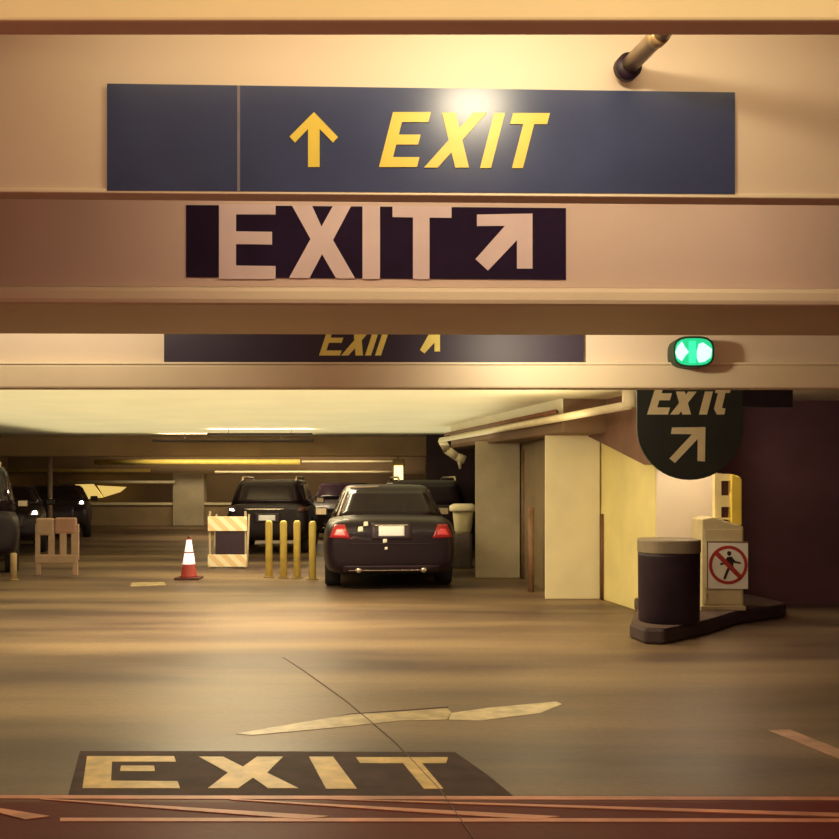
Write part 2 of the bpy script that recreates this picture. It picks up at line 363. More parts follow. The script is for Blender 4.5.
# ------------------------------------------------------------------ floor paint
def paint(name, polys, m, label, cat='floor marking', z=.003, parent=None):
    mb = MB()
    for poly in polys: mb.prism([G(x, y, z) for x, y in poly], (0, 0, -(z-.0005)))
    return mb.build(name, m, parent)
M_patch = mat('dark_floor_paint', (.058, .028, .027), .7, .35, 5, spec=.12)
M_fy = mat('yellow_floor_paint', (.62, .42, .13), .5, .3, 7)
M_fw = mat('worn_white_floor_paint', (.42, .32, .17), .45, .4, 7)
M_fo = mat('orange_floor_paint', (.52, .19, .10), .5, .3, 4)
root = thing('floor_exit_marking', G(280, 795), 'dark painted patch on the floor with yellow EXIT lettering', 'floor marking')
pm = paint('patch', [[(68,795.5),(513,795.5),(488,775),(455,752),(200,751),(80,751)]], M_patch, '', z=.002, parent=root)

le = [[(82.5,788),(180,788),(177.5,781),(111,780.5),(112,761.5),(176,761.5),(174,756),(87,756)],
      [(120,771),(155,771),(154,765.5),(121,765.5)],
      [(208,788),(238,788),(253,777.5),(268,788),(298.5,788),(267,772.5),(283,756.5),(257,756.5),(243,766.5),(223,756.5),(199,756.5),(228,772.5)],
      [(326,788.5),(357,788.5),(333,756.5),(309,756.5)],
      [(424,788.5),(443.5,788.5),(422,763),(446,763),(448,757),(356,757),(360,763),(403,763)]]
lm = paint('lettering', le, M_fy, '', z=.004, parent=root)
root = thing('floor_arrow_marking', G(400, 720), 'worn pale streak-shaped arrow painted on the floor beyond the floor EXIT', 'floor marking')
o = paint('shaft', [[(236,733.5),(300,722.5),(350,714.5),(400,711.5),(447,708),(452,713),(446,719.5),(400,720.5),(340,727),(252,735)]], M_fw, '', parent=root)
paint('dark_edge', [[(310,722),(350,713.5),(400,710),(448,706.5),(448,708.5),(400,712),(350,715.5),(318,722)]], M_patch, '', z=.002, parent=root)  # dark strip along the far edge of the arrow
o = paint('head', [[(450,713),(490,707.5),(556,701.5),(562,704),(540,713),(480,720.5),(449,719.5)]], mat('bright_floor_paint', (.60, .49, .29), .4, .35, 6), '', parent=root)
tag(paint('floor_stripe', [[(768,730),(790,729.5),(850,753),(850,763)]], mat('faded_red_floor_paint', (.46, .27, .18), .5, .3, 6), ''), 'faded pinkish stripe on the floor at the right edge', 'floor marking')
tag(paint('floor_stripe', [[(130,586.5),(166,585),(164,582),(132,582.5)]], M_fw, ''), 'short pale dash on the floor in front of the traffic cone', 'floor marking')
def band(p, q, t):
    return [(p[0], p[1]+t), (q[0], q[1]+t), (q[0], q[1]-t), (p[0], p[1]-t)]
tag(paint('floor_hatching', [band((-60,796.5),(900,798.5),1.7)], M_fo, '', z=.003), 'long orange line on the floor, the farther of two across the bottom', 'floor marking')
tag(paint('floor_hatching', [band((60,819.3),(900,820.2),1.7)], M_fo, '', z=.003), 'long orange line on the floor, the nearer of two across the bottom', 'floor marking')
for (p_, q_, lab) in (((-40,802),(50,818.5),'short orange diagonal in the floor hatching at the left edge'),
                      ((40,798.6),(330,818.4),'orange diagonal in the floor hatching below the floor EXIT'),
                      ((230,799),(560,818.7),'orange diagonal in the floor hatching just right of the floor EXIT'),
                      ((330,798.8),(900,817),'long orange diagonal in the floor hatching reaching the right edge')):
    tag(paint('floor_hatching', [[(p_[0], p_[1]-.4), (p_[0], p_[1]+.4), (q_[0]-25, q_[1]+.6), (q_[0], q_[1]-2.6)]], M_fo, '', z=.0042), lab, 'floor marking')
# floor crack as a thin dark joint
tag(paint('floor_crack', [[(283,657),(300,668),(345,700),(395,742),(440,790),(474,839),(475,839),(441,790),(396,742),(346,700),(301,668),(283.6,657)]], mat('crack_dark', (.13, .085, .06), .8, .1, 5), '', z=.0048), 'thin dark crack running diagonally across the floor', 'crack')

# ------------------------------------------------------------------ bin, cabinet, gate housing, no-walking sign
bx, by = 2.475, 9.93
root = thing('trash_can', (bx, by, .152), 'black trash can with pale grey rim on the curbed island', 'trash can')
MB().lathe([(.282, .152), (.290, .17), (.294, .80), (.295, .838)], (bx, by, 0), 56, 2.5).build('bin_body', mat('black_bin', (.020, .009, .018), .5, .25, 8, spec=.3), root, 0, True)
MB().lathe([(.297, .836), (.300, .842), (.300, .955), (.292, .966), (.10, .970)], (bx, by, 0), 56, 2.5).build('bin_lid', mat('grey_bin_lid', (.22, .17, .115), .6, .12, 8), root, .003)
cx0, cx1, cy = 3.03, 3.475, 10.72
root = thing('gate_cabinet', ((cx0+cx1)/2, cy+.2, .153), 'beige gate cabinet with sloping top on the curbed island, beside the trash can', 'cabinet')
M_cab = mat('beige_cabinet', (.58, .48, .28), .5, .1, 5)
prof = [(cx0, .16), (cx1, .16), (cx1, 1.05), (cx1-.16, 1.10), (cx0+.12, 1.155), (cx0, 1.13)]
MB().prism([(x, cy, z) for x, z in prof], (0, .42, 0)).build('cabinet_body', M_cab, root, .012)
MB().box((cx0-.02, cy-.02, .152), (cx1+.02, cy+.44, .20)).build('plinth', mat('cabinet_plinth', (.5, .4, .24), .6, .15, 6), root, .006)
dr = MB().box((cx0+.02, cy-.008, .215), (cx1-.02, cy-.0005, 1.02)).build('door', M_cab, root, .003)
MB().box((cx0+.035, cy-.02, .26), (cx0+.05, cy-.008, .34)).build('handle', M_metal, dr, .002)
# yellow housing with two windows
gx0, gx1, gy = P(714, 0, 10.9).x, P(740, 0, 10.9).x, 10.86
zt, zb = P(0, 472, 10.86).z, 1.03
root = thing('gate_housing', ((gx0+gx1)/2, gy, zb), 'yellow upright frame with two square openings standing on the gate cabinet', 'gate arm housing')
M_gy = mat('yellow_gate_paint', (.82, .60, .09), .45, .08, 7); M_gp = mat('pale_yellow_gate_paint', (.84, .70, .34), .5, .06, 7)
mb = MB(); w = gx1-gx0; xs = [gx0, gx0+.068, gx0+.165, gx1]
zs = [zb, P(0, 519.5, 10.86).z, P(0, 507, 10.86).z, P(0, 495.5, 10.86).z, P(0, 481, 10.86).z, zt]
mb.box((xs[0], gy, 1.137), (xs[1], gy+.10, zt-.015))
for i, (z0, z1) in enumerate(((zs[2], zs[3]), (zs[4], zs[5]))): mb.box((xs[1], gy, z0), (xs[2], gy+.10, z1-(.02 if i else 0)))
mb.box((xs[1], gy, 1.14), (xs[2], gy+.10, zs[1]))
mb.build('window_frame', M_gp, root)
mb = MB(); mb.prism([(xs[2], gy-.03, 1.084), (xs[3], gy-.03, 1.056), (xs[3], gy-.03, zt-.08), (xs[3]-.03, gy-.03, zt-.045), (xs[2], gy-.03, zt-.02)], (0, .14, 0))
mb.build('side_post', M_gy, root, .012)
MB().box((xs[1]-.01, gy+.07, 1.14), (xs[2]+.01, gy+.095, zt-.05)).build('dark_insert', M_dark, root)
# no-walking sign
pn = (Vector((0, cy-.010, 0)), Vector((0, -1, 0)))
def off(o_): return (pn[0]+pn[1]*o_, pn[1])
root = thing('no_walking_sign', on_plane(727, 589, *off(.01)), 'small white no-pedestrians sign with red slashed circle on the gate cabinet', 'sign')
decal([[(706.5,588.5),(706.5,541),(748,541.5),(748,589)]], off(.012), .010).build('sign_panel', M_white, root)
M_red = mat('sign_red', (.42, .035, .03), .5, .06, 10); M_fig = mat('sign_black', (.03, .015, .015), .5, .05, 10)
decal([[(706.5,541),(748,541.5),(748,543),(706.5,542.6)], [(706.5,541),(708,541),(708,588.5),(706.5,588.5)]], off(.0135), .001).build('border', mat('sign_border', (.22, .12, .08), .6, .1, 10), root)
c_, r0, r1 = (728.3, 565), 19.4, 16.2
polys = []
N = 40
for i in range(N):
    a0, a1 = 2*math.pi*i/N, 2*math.pi*(i+1)/N
    polys.append([(c_[0]+r0*math.cos(a0), c_[1]+r0*math.sin(a0)), (c_[0]+r0*math.cos(a1), c_[1]+r0*math.sin(a1)), (c_[0]+r1*math.cos(a1), c_[1]+r1*math.sin(a1)), (c_[0]+r1*math.cos(a0), c_[1]+r1*math.sin(a0))])
decal(polys, off(.0145), .0015).build('prohibition_ring', M_red, root)
fig = [[(729,551),(731,551.8),(731.5,554),(730,556),(728,555.6),(727,553.6),(727.5,551.8)],
       [(727,557),(732,556.5),(734,560),(733,567),(728.5,567),(727.5,562)],
       [(732.5,558),(735.5,561),(741,562.5),(740.7,564),(734.5,563),(732,560.5)], [(727.5,557),(724,562),(720,563.5),(720.6,565.2),(725.5,563.8),(728.5,560.5)],
       [(728.5,566),(731.5,566.5),(728.5,572),(725.5,579.5),(723.3,578.8),(726,571)], [(730.5,566.5),(733.5,566),(736,572),(741,576.5),(739.5,578.5),(734,574)],
       [(736.5,573.5),(740,574.5),(741.5,579),(738.5,580)]]
decal(fig, off(.0145), .0015).build('walking_figure', M_fig, root)
k = .7071
dxs = r1*k+1
polys = [[(c_[0]-dxs-1.6, c_[1]-dxs+1.6), (c_[0]-dxs+1.6, c_[1]-dxs-1.6), (c_[0]+dxs+1.6, c_[1]+dxs-1.6), (c_[0]+dxs-1.6, c_[1]+dxs+1.6)]]
decal(polys, off(.0160), .001).build('prohibition_slash', M_red, root)

# ------------------------------------------------------------------ cone, bollards, barricades, post
c0 = G(189, 579)
root = thing('traffic_cone', c0, 'red traffic cone with two bright white bands on the open floor', 'traffic cone')
M_cone = mat('cone_red', (.36, .035, .025), .5, .1, 10); M_band = mat('reflective_white_glow', (.95, .93, .90), .35, .03, 10, emit=.8, emcol=(1, .95, .9))  # band emission stands in for light thrown back by the bands
MB().box((-.19, -.19, 0), (.19, .19, .035)).build('cone_base', mat('cone_base_dark', (.10, .03, .025), .7, .2, 10), root, .01, local=True)
def cr(z): return .128-.105*(z-.035)/.64
MB().lathe([(.145, .035), (cr(.05), .055), (cr(.655), .655), (.018, .668)], seg=32).build('cone_body', M_cone, root, 0, True, local=True)
for z0, z1 in ((.235, .405), (.425, .615)):
    MB().lathe([(cr(z0)+.004, z0), (cr(z1)+.004, z1)], seg=32).build('reflective_band', M_band, root, 0, True, local=True)
MB().lathe([(.028, .640), (.026, .668), (.015, .672)], seg=20).build('cone_tip', M_black, root, 0, True, local=True)

M_bol = mat('bollard_yellow', (.72, .56, .14), .5, .12, 5)
proto = None
for i, (px, py, lab) in enumerate(((269, 577.5, 'yellow bollard beside the striped barricade, first from the left'), (283.5, 578, 'yellow bollard, second from the left of the row of four'),
                              (297, 578, 'yellow bollard, third from the left of the row of four'), (312.5, 579.5, 'yellow bollard next to the black sedan, fourth from the left'))):
    g = G(px, py)
    if proto is None:
        proto = thing('bollard', g, lab, 'bollard', 'row of yellow bollards')
        MB().lathe([(.056, 0), (.056, .86), (.050, .89), (.03, .91)], seg=24).build('post', M_bol, proto, 0, True, local=True)
        MB().lathe([(.09, 0), (.09, .012), (.06, .02)], seg=24).build('base_flange', mat('flange_dark', (.25, .17, .07), .6, .1, 5), proto, 0, True, local=True)
    else:
        c = copy_tree(proto); c.location = g; c['label'] = lab
g = G(13.5, 580)
root = thing('short_post', g, 'short tan post on the floor at the left edge in front of the dark vehicle', 'post')
MB().lathe([(.05, 0), (.05, .40), (.04, .42)], seg=16).build('post', mat('tan_post', (.42, .30, .15), .6, .15, 6), root, 0, True, local=True)
MB().lathe([(.085, 0), (.085, .012), (.055, .02)], seg=16).build('base_flange', MATS['flange_dark'], root, 0, True, local=True)

# striped barricade
def stripe_mat():
    m = bpy.data.materials.new('barricade_stripes'); m.use_nodes = True
    nt = m.node_tree; N = nt.nodes.new; L = nt.links.new; b = nt.nodes['Principled BSDF']
    tc = N('ShaderNodeTexCoord'); sp = N('ShaderNodeSeparateXYZ'); L(tc.outputs['Object'], sp.inputs[0])
    ad = N('ShaderNodeMath'); ad.operation = 'ADD'; L(sp.outputs['X'], ad.inputs[0]); L(sp.outputs['Z'], ad.inputs[1])
    ml = N('ShaderNodeMath'); ml.operation = 'MULTIPLY'; ml.inputs[1].default_value = 4.2; L(ad.outputs[0], ml.inputs[0])
    fr = N('ShaderNodeMath'); fr.operation = 'FRACT'; L(ml.outputs[0], fr.inputs[0])
    r = N('ShaderNodeValToRGB'); r.color_ramp.interpolation = 'CONSTANT'
    r.color_ramp.elements[0].color = (.88, .80, .58, 1); r.color_ramp.elements[1].position = .5; r.color_ramp.elements[1].color = (.78, .58, .32, 1)
    L(fr.outputs[0], r.inputs[0]); L(r.outputs[0], b.inputs['Base Color']); b.inputs['Roughness'].default_value = .4
    return m
g = G(227.5, 568.5)
root = thing('striped_barricade', g, 'folding barricade with two pale diagonally striped boards in front of the dark utility vehicle', 'barricade')
M_str = stripe_mat(); s = g.y/1000
wh = 19.5*s
for z0, z1 in ((1.55-(531-480)*s, 1.55-(516.5-480)*s), (.03, 1.55-(554.5-480)*s)):
    MB().box((-wh, -.03, z0), (wh, .0, z1)).build('striped_board', M_str, root, .006, local=True)
MB().box((-wh+.13, -.012, 1.55-(555-480)*s), (wh-.04, -.002, 1.55-(530-480)*s)).build('dark_board', M_black, root, .004, local=True)
for sx in (-1, 1):
    MB().box((sx*(wh-.03)-.018, .0005, 0), (sx*(wh-.03)+.018, .03, 1.0)).build('leg', mat('barricade_leg', (.45, .36, .22), .5, .1, 8), root, .004, local=True)
    MB().box((sx*(wh-.05)-.018, -.016, 0), (sx*(wh-.05)+.018, .016, .96), Matrix.Rotation(R(-14), 3, 'X'), (0, .27, 0)).build('leg', MATS['barricade_leg'], root, .004, local=True)

# plastic barricade at left
g = G(57, 575); s = g.y/1000
root = thing('plastic_barricade', g, 'tan plastic barricade with slotted lower half standing on the floor at the left', 'barricade')
M_pb = mat('tan_barricade_plastic', (.40, .27, .19), .55, .1, 5)
def bxp(x0, y0, x1, y1, t0=-.03, t1=.03):
    return MB().box(((x0-57)*s, t0, 1.55-(y1-480)*s), ((x1-57)*s, t1, 1.55-(y0-480)*s))
bxp(36, 518, 54.5, 535.5).build('top_board', M_pb, root, .035, local=True)
bxp(55, 517.5, 77, 534).build('top_board', mat('reddish_barricade_plastic', (.38, .21, .15), .55, .1, 5), root, .035, local=True)
for x0, x1 in ((35.5, 40), (48.5, 54.5), (60, 66.5), (71.5, 79)):
    bxp(x0, 524, x1, 560, -.022, .022).build('upright', M_pb, root, .008, local=True)
bxp(35, 554.5, 78, 563.5).build('bottom_rail', M_pb, root, .02, local=True)
for x in (38.5, 75.5):
    bxp(x-2.5, 560, x+2.5, 575, -.02, .02).build('leg', M_pb, root, .006, local=True)

# lidded box near sedan
D = 17.7
root = thing('lidded_container', (P(463, 0, D).x, D, 0), 'pale container with wider lid on a dark pedestal right of the black sedan', 'container')
MB().lathe([(.20, 0), (.20, .02), (.17, .05), (.17, .60)], seg=24, n=4).build('pedestal', mat('grey_pedestal', (.10, .07, .065), .7, .2, 6), root, 0, True, local=True)
MB().lathe([(.13, .60), (.15, .66), (.185, .98), (.185, 1.0)], seg=24, n=4).build('tub', mat('pale_tub', (.80, .70, .42), .5, .1, 6), root, 0, True, local=True)
MB().lathe([(.235, 1.0), (.245, 1.02), (.24, 1.09), (.17, 1.13)], seg=24, n=4).build('lid', mat('pale_lid', (.84, .74, .50), .5, .06, 6), root, 0, True, local=True)
# wall lamp on far wall
root = thing('wall_light', P(399, 478, 30), 'small bright yellow light box above the black sedan, far back', 'light')
q0, q1 = P(392.5, 459, 30), P(404, 481, 30)
MB().box((q0.x, 30.0, q1.z), (q1.x, 30.3, q0.z)).build('housing', mat('light_housing', (.6, .45, .18), .5, .1, 6), root, .02)
MB().box((q0.x+.05, 29.97, q1.z+.04), (q1.x-.03, 29.9995, q0.z-.2)).build('lens', mat('warm_lens', (1, .85, .45), .4, .04, 6, emit=2.2, emcol=(1, .78, .32)), root, .01)
MB().box(((q0.x+q1.x)/2-.03, 30.05, q0.z-.01), ((q0.x+q1.x)/2+.03, 30.25, 2.55)).build('hanger', M_brown, root)
# glowing boards added in place of a lit ramp beyond the far parapet
M_rampglow = mat('ramp_glow_panel', (1, .8, .3), .6, .25, 1.2, emit=.75, emcol=(1, .66, .17))
for poly, lab in (([(75,484.5),(93,484),(103,497.5),(88,499)], 'glowing yellow board for the lit ramp beyond the far parapet, left of the pair'),
                  ([(97,485.5),(126,487),(120,492),(104,497)], 'glowing yellow board for the lit ramp beyond the far parapet, right of the pair')):
    struct('glowing_board', MB().prism([P(x, y, 36.5) for x, y in poly], (0, .08, 0)), M_rampglow, label=lab)

# hung linear fixtures
for x0, x1, y, D, lab in ((207, 312, 434, 19.5, 'dark slim hanging light housing under the far ceiling, upper of the two'), (152, 313, 440.5, 21.5, 'dark slim hanging light housing under the far ceiling, longer lower one')):
    q0, q1 = P(x0, y-1.2, D), P(x1, y+1.2, D)
    root = thing('hanging_light', ((q0.x+q1.x)/2, D, q1.z), lab, 'light', 'hanging lights under the far ceiling')
    MB().box((q0.x, D, q1.z), (q1.x, D+.14, q0.z)).build('housing', mat('dark_housing', (.02, .008, .006), .6, .2, 5), root, .006)
    for fx in (.2, .8):
        x = q0.x+(q1.x-q0.x)*fx
        MB().tube((x, D+.07, q0.z-.01), (x, D+.07, 2.55), .008, 8).build('hanger_rod', M_black, root)

# ------------------------------------------------------------------ cars
def grid_body(st, sec):
    bm = bmesh.new(); rings = []
    for y, w, zb, zt in st:
        h = zt-zb; half = [(x*w, zb+z*h) for x, z in sec]
        loop = [(x, z) for x, z in half] + [(-x, z) for x, z in half[::-1] if abs(x) > 1e-6]
        rings.append([bm.verts.new((x, y, z)) for x, z in loop])
    n = len(rings[0])
    for a, b in zip(rings, rings[1:]):
        for i in range(n): bm.faces.new([a[i], a[(i+1) % n], b[(i+1) % n], b[i]])
    bm.faces.new(rings[0][::-1]); bm.faces.new(rings[-1])
    return bm
SEC = [(0, 0), (.55, 0), (.86, .0), (.97, .12), (1.0, .36), (.995, .60), (.955, .86), (.86, .985), (.55, 1.01), (0, 1.02)]
def finish_mesh(bm, name, sub, cutters=None):
    bmesh.ops.recalc_face_normals(bm, faces=bm.faces[:])
    me = bpy.data.meshes.new(name); bm.to_mesh(me); bm.free()
    o = bpy.data.objects.new(name, me); COL.objects.link(o)
    if sub:
        md = o.modifiers.new('s', 'SUBSURF'); md.levels = sub; md.render_levels = sub
    co = None
    if cutters is not None:
        cm = bpy.data.meshes.new('cut'); cutters.to_mesh(cm); cutters.free()
        co = bpy.data.objects.new('cut', cm); COL.objects.link(co)
        bo = o.modifiers.new('b', 'BOOLEAN'); bo.object = co; bo.operation = 'DIFFERENCE'; bo.solver = 'EXACT'
    dg = bpy.context.evaluated_depsgraph_get(); dg.update()
    me2 = bpy.data.meshes.new_from_object(o.evaluated_get(dg))
    me2.polygons.foreach_set('use_smooth', [True]*len(me2.polygons))
    bpy.data.objects.remove(o)
    if co: bpy.data.objects.remove(co)
    return me2
def bvh_of(me): return BVHTree.FromPolygons([v.co.copy() for v in me.vertices], [tuple(p.vertices) for p in me.polygons])

def car(spec, loc, rz, label, group=None, lights_on=False):
    S = spec
    root = thing(S['name'], loc, label, 'car', group, rz)
    paint_m = S['paint']
    # body
    bm = grid_body(S['st'], SEC)
    cut = bmesh.new()
    for wy in S['wheel_y']:
        for sx in (-1, 1):
            mtx = Matrix.Translation((sx*S['w'], wy, S['wr'])) @ Matrix.Rotation(math.pi/2, 4, 'Y')
            bmesh.ops.create_cone(cut, cap_ends=True, segments=32, radius1=S['wr']+.05, radius2=S['wr']+.05, depth=.56, matrix=mtx)
    me = finish_mesh(bm, 'body', 2, cut)
    me.materials.clear(); me.materials.append(paint_m)
    body = bpy.data.objects.new('body', me); COL.objects.link(body); body.parent = root
    bt = bvh_of(me)
    # cabin
    cb = S['cabin']  # belt: y0,y1,w,z ; roof: y0,y1,w,z
    bm = bmesh.new(); rings = []
    (b0, b1, bw, bz), (r0, r1, rw, rz_) = cb
    lv = [(0, 0), (.5, 0), (.9, 0), (1.0, -.045), (1.035, -.16), (1.05, -.5)]
    for f, ins in lv:
        y0 = b0+(r0-b0)*min(f, 1)-ins*.9; y1 = b1+(r1-b1)*min(f, 1)+ins*1.3; w = bw+(rw-bw)*min(f, 1)+ins*.5
        z = bz+(rz_-bz)*f; ring = []
        for i in range(40):
            t = 2*math.pi*i/40; c, s_ = math.cos(t), math.sin(t); e = 7.0
            k = (abs(c)**e+abs(s_)**e)**(-1/e)
            yy = (y0+y1)/2+(y1-y0)/2*s_*k
            ring.append(bm.verts.new((w*c*k, yy, z)))
        rings.append(ring)
    for a, b in zip(rings, rings[1:]):
        for i in range(40): bm.faces.new([a[i], a[(i+1) % 40], b[(i+1) % 40], b[i]])
    bm.faces.new(rings[0][::-1]); bm.faces.new(rings[-1])
    me = finish_mesh(bm, 'cabin', 0); me.materials.append(paint_m)
    cab = bpy.data.objects.new('cabin', me); COL.objects.link(cab); cab.parent = root
    ct = bvh_of(me)
    def patch(name, c4, axis, m, trees, parent=root, offs=.007, nu=10, nv=6):
        """c4: four (u,z) corners; axis '-y','+y','-x','+x' = side it is seen from"""
        sg = 1 if axis[0] == '+' else -1
        bm = bmesh.new(); g = []
        for j in range(nv+1):
            row = []
            for i in range(nu+1):
                u, v = i/nu, j/nv
                p = [(1-v)*((1-u)*c4[0][q]+u*c4[1][q])+v*((1-u)*c4[3][q]+u*c4[2][q]) for q in (0, 1)]
                if axis[1] == 'y': o_ = Vector((p[0], 2+sg*6, p[1])); d = Vector((0, -sg, 0))
                else: o_ = Vector((sg*5, p[0], p[1])); d = Vector((-sg, 0, 0))
                best = None
                for tr in trees:
                    h = tr.ray_cast(o_, d)
                    if h[0] is not None and (best is None or h[3] < best[3]): best = h
                if best is None: row.append(None); continue
                row.append(bm.verts.new(best[0]+best[1]*0-d*offs))
            g.append(row)
        for j in range(nv):
            for i in range(nu):
                q = [g[j][i], g[j][i+1], g[j+1][i+1], g[j+1][i]]
                if all(x is not None for x in q): bm.faces.new(q)
        me = bpy.data.meshes.new(name); bmesh.ops.recalc_face_normals(bm, faces=bm.faces[:]); bm.to_mesh(me); bm.free()
        me.materials.append(m); me.polygons.foreach_set('use_smooth', [True]*len(me.polygons))
        o = bpy.data.objects.new(name, me); COL.objects.link(o); o.parent = parent
        sd = o.modifiers.new('t', 'SOLIDIFY'); sd.thickness = .008; sd.offset = 0
        return o
    glass = S['glass']
    mid = lambda f: (b0+(r0-b0)*f, b1+(r1-b1)*f, bw+(rw-bw)*f, bz+(rz_-bz)*f)
    lo, hi = mid(.14), mid(.88)
    patch('rear_window', [(-lo[2]*.88, lo[3]), (lo[2]*.88, lo[3]), (hi[2]*.86, hi[3]), (-hi[2]*.86, hi[3])], '-y', glass, [ct])
    patch('windscreen', [(-lo[2]*.88, lo[3]), (lo[2]*.88, lo[3]), (hi[2]*.86, hi[3]), (-hi[2]*.86, hi[3])], '+y', glass, [ct])
    for ax in ('-x', '+x'):
        m0, m1 = (lo[0]+lo[1])/2, (hi[0]+hi[1])/2
        patch('side_window', [(lo[0]+.22, lo[3]), (m0-.04, lo[3]), (m1-.04, hi[3]), (hi[0]+.12, hi[3])], ax, glass, [ct])
        patch('side_window', [(m0+.04, lo[3]), (lo[1]-.25, lo[3]), (hi[1]-.14, hi[3]), (m1+.04, hi[3])], ax, glass, [ct])
    if S.get('rim'):
        o = patch('window_trim', [(-lo[2]*.94, lo[3]-.03), (-lo[2]*.90, lo[3]-.03), (-hi[2]*.885, hi[3]+.03), (-hi[2]*.93, hi[3]+.03)], '-y', S['rim'], [ct], nu=2)
        patch('window_trim', [(-hi[2]*.93, hi[3]+.03), (-hi[2]*.2, hi[3]+.045), (-hi[2]*.2, hi[3]+.065), (-hi[2]*.93, hi[3]+.05)], '-y', S['rim'], [ct], nv=2)
    # wheels
    for wy in S['wheel_y']:
        for sx in (-1, 1):
            wr = S['wr']; c = Vector((sx*(S['w']-.14), wy, wr)); n = Vector((sx, 0, 0))
            bm = MB(); seg = 32; prof = [(-.105, wr*.66), (-.105, wr*.93), (-.08, wr*.995), (.08, wr*.995), (.105, wr*.93), (.105, wr*.66)]
            rg = [[bm.bm.verts.new(c+n*a_+Vector((0, math.cos(2*math.pi*i/seg)*r_, math.sin(2*math.pi*i/seg)*r_))) for i in range(seg)] for a_, r_ in prof]
            for a_, b_ in zip(rg, rg[1:]):
                for i in range(seg): bm.bm.faces.new([a_[i], a_[(i+1) % seg], b_[(i+1) % seg], b_[i]])
            bm.bm.faces.new(rg[0]); 
            wheel = bm.build('wheel', MATS.get('tyre') or mat('tyre', (.015, .012, .014), .8, .2, 10), root, 0, True, local=True)
            rb = MB()
            rb.tube(c+n*.06, c+n*.075, wr*.67, 28)
            for k_ in range(5):
                a_ = 2*math.pi*k_/5
                rb.box((-.006, -.03, 0), (.03, .03, wr*.64), Matrix.Rotation(a_, 3, 'X'), c+n*.075 if sx > 0 else c+n*.1)
            rb.build('rim', MATS.get('rim_metal') or mat('rim_metal', (.18, .16, .17), .35, .1, 9, metal=.8), wheel, 0, False, local=True)
    # rear
    T = [bt, ct] if S.get('both') else [bt]
    if 'tail' in S:
        for sx in (-1, 1):
            c4 = [(sx*x, z) for x, z in S['tail']]
            tl = patch('tail_light', c4, '-y', S['tail_m'][0 if sx < 0 else 1], T, offs=.012)
            xs_ = [x for x, z in c4]; zs_ = [z for x, z in c4]; xm = sum(xs_)/4; zm = sum(zs_)/4
            patch('lamp_core', [(xm+(x-xm)*.55, zm+(z-zm)*.45-.01) for x, z in c4], '-y', S['core_m'][0 if sx < 0 else 1], T, tl, .022)
    if 'plate' in S:
        x0, x1, z0, z1 = S['plate']
        fr_ = patch('plate_recess', [(x0-.10, z0-.05), (x1+.10, z0-.05), (x1+.10, z1+.045), (x0-.10, z1+.045)], S.get('plate_side', '-y'), M_black, T, offs=.005)
        patch('license_plate', [(x0, z0), (x1, z0), (x1, z1), (x0, z1)], S.get('plate_side', '-y'), mat('plate_white', (.85, .82, .80), .4, .05, 30, emit=.12, emcol=(1, .95, .9)), T, offs=.02)
    if S.get('chrome'):
        for (x0, x1, z0, z1, side) in S['chrome']:
            patch('chrome_strip', [(x0, z0), (x1, z0), (x1, z1), (x0, z1)], side, mat('chrome', (.75, .68, .62), .22, .05, 9, metal=.9), T, offs=.014, nv=2)
    for (x, z, r_) in S.get('pale_spots', []):  # small pale spots on the trunk
        patch('pale_spot', [(x-r_, z-r_), (x+r_, z-r_*.8), (x+r_*.9, z+r_), (x-r_*.8, z+r_*.9)], '-y', M_white, T, offs=.02, nu=3, nv=3)
    for (x0, x1, z0, z1) in S.get('seams', []):
        patch('lid_seam', [(x0, z0), (x1, z0), (x1, z1), (x0, z1)], '-y', M_black, T, offs=.006, nv=2)
    if 'diffuser' in S:
        x, z0, z1 = S['diffuser']
        patch('bumper_lower', [(-x, z0), (x, z0), (x, z1), (-x, z1)], '-y', M_black, T, offs=.008)
    for (x, z) in S.get('exhaust', []):
        MB().tube((x, .02, z), (x, .25, z), .038, 18).build('exhaust_tip', MATS.get('chrome') or M_metal, root, 0, True, local=True)
    if 'head' in S:
        for i, sx in enumerate((-1, 1)):
            c4 = [(sx*x, z) for x, z in S['head']]
            hl = patch('headlight', c4, '+y', mat('headlight_glass', (.3, .28, .26), .2, .1, 9), T, offs=.012)
            xs_ = [x for x, z in c4]; zs_ = [z for x, z in c4]; xm = sum(xs_)/4; zm = sum(zs_)/4
            patch('lamp_core', [(xm+(x-xm)*.5, zm+(z-zm)*.7) for x, z in c4], '+y', S.get('headcore') or M_white, T, hl, .024)
        x, z0, z1 = S['grille']
        patch('grille', [(-x, z0), (x, z0), (x*1.05, z1), (-x*1.05, z1)], '+y', M_black, T, offs=.008)
    # mirrors
    for sx in (-1, 1):
        my = b1-.45
        mo = MB().box((-.10, -.05, -.065), (.10, .06, .065), None, (sx*(S['w']+.06), my, bz+.06)).build('mirror', paint_m, root, .03, local=True)
        MB().box((-.08, -.062, -.05), (.08, -.0535, .05), None, (sx*(S['w']+.06), my, bz+.06)).build('mirror_glass', M_metal, mo, local=True)
    for ax, sg in (('-x', -1), ('+x', 1)):
        for yy in (b0+.75, (b0+b1)/2+.45):
            MB().box((-.012, -.09, -.013), (.012, .09, .013), None, (sg*(S['w']-.008), yy, bz-.14)).build('door_handle', paint_m, root, .008, local=True)
    if S.get('rails'):
        for sx in (-1, 1):
            MB().path([Vector((sx*rw*.84, r0+.1, rz_+.0)), Vector((sx*rw*.86, r0+.25, rz_+.075)), Vector((sx*rw*.86, r1-.25, rz_+.075)), Vector((sx*rw*.84, r1-.1, rz_))], .022, 10).build('roof_rail', M_metal, root, 0, True, local=True)
    return root

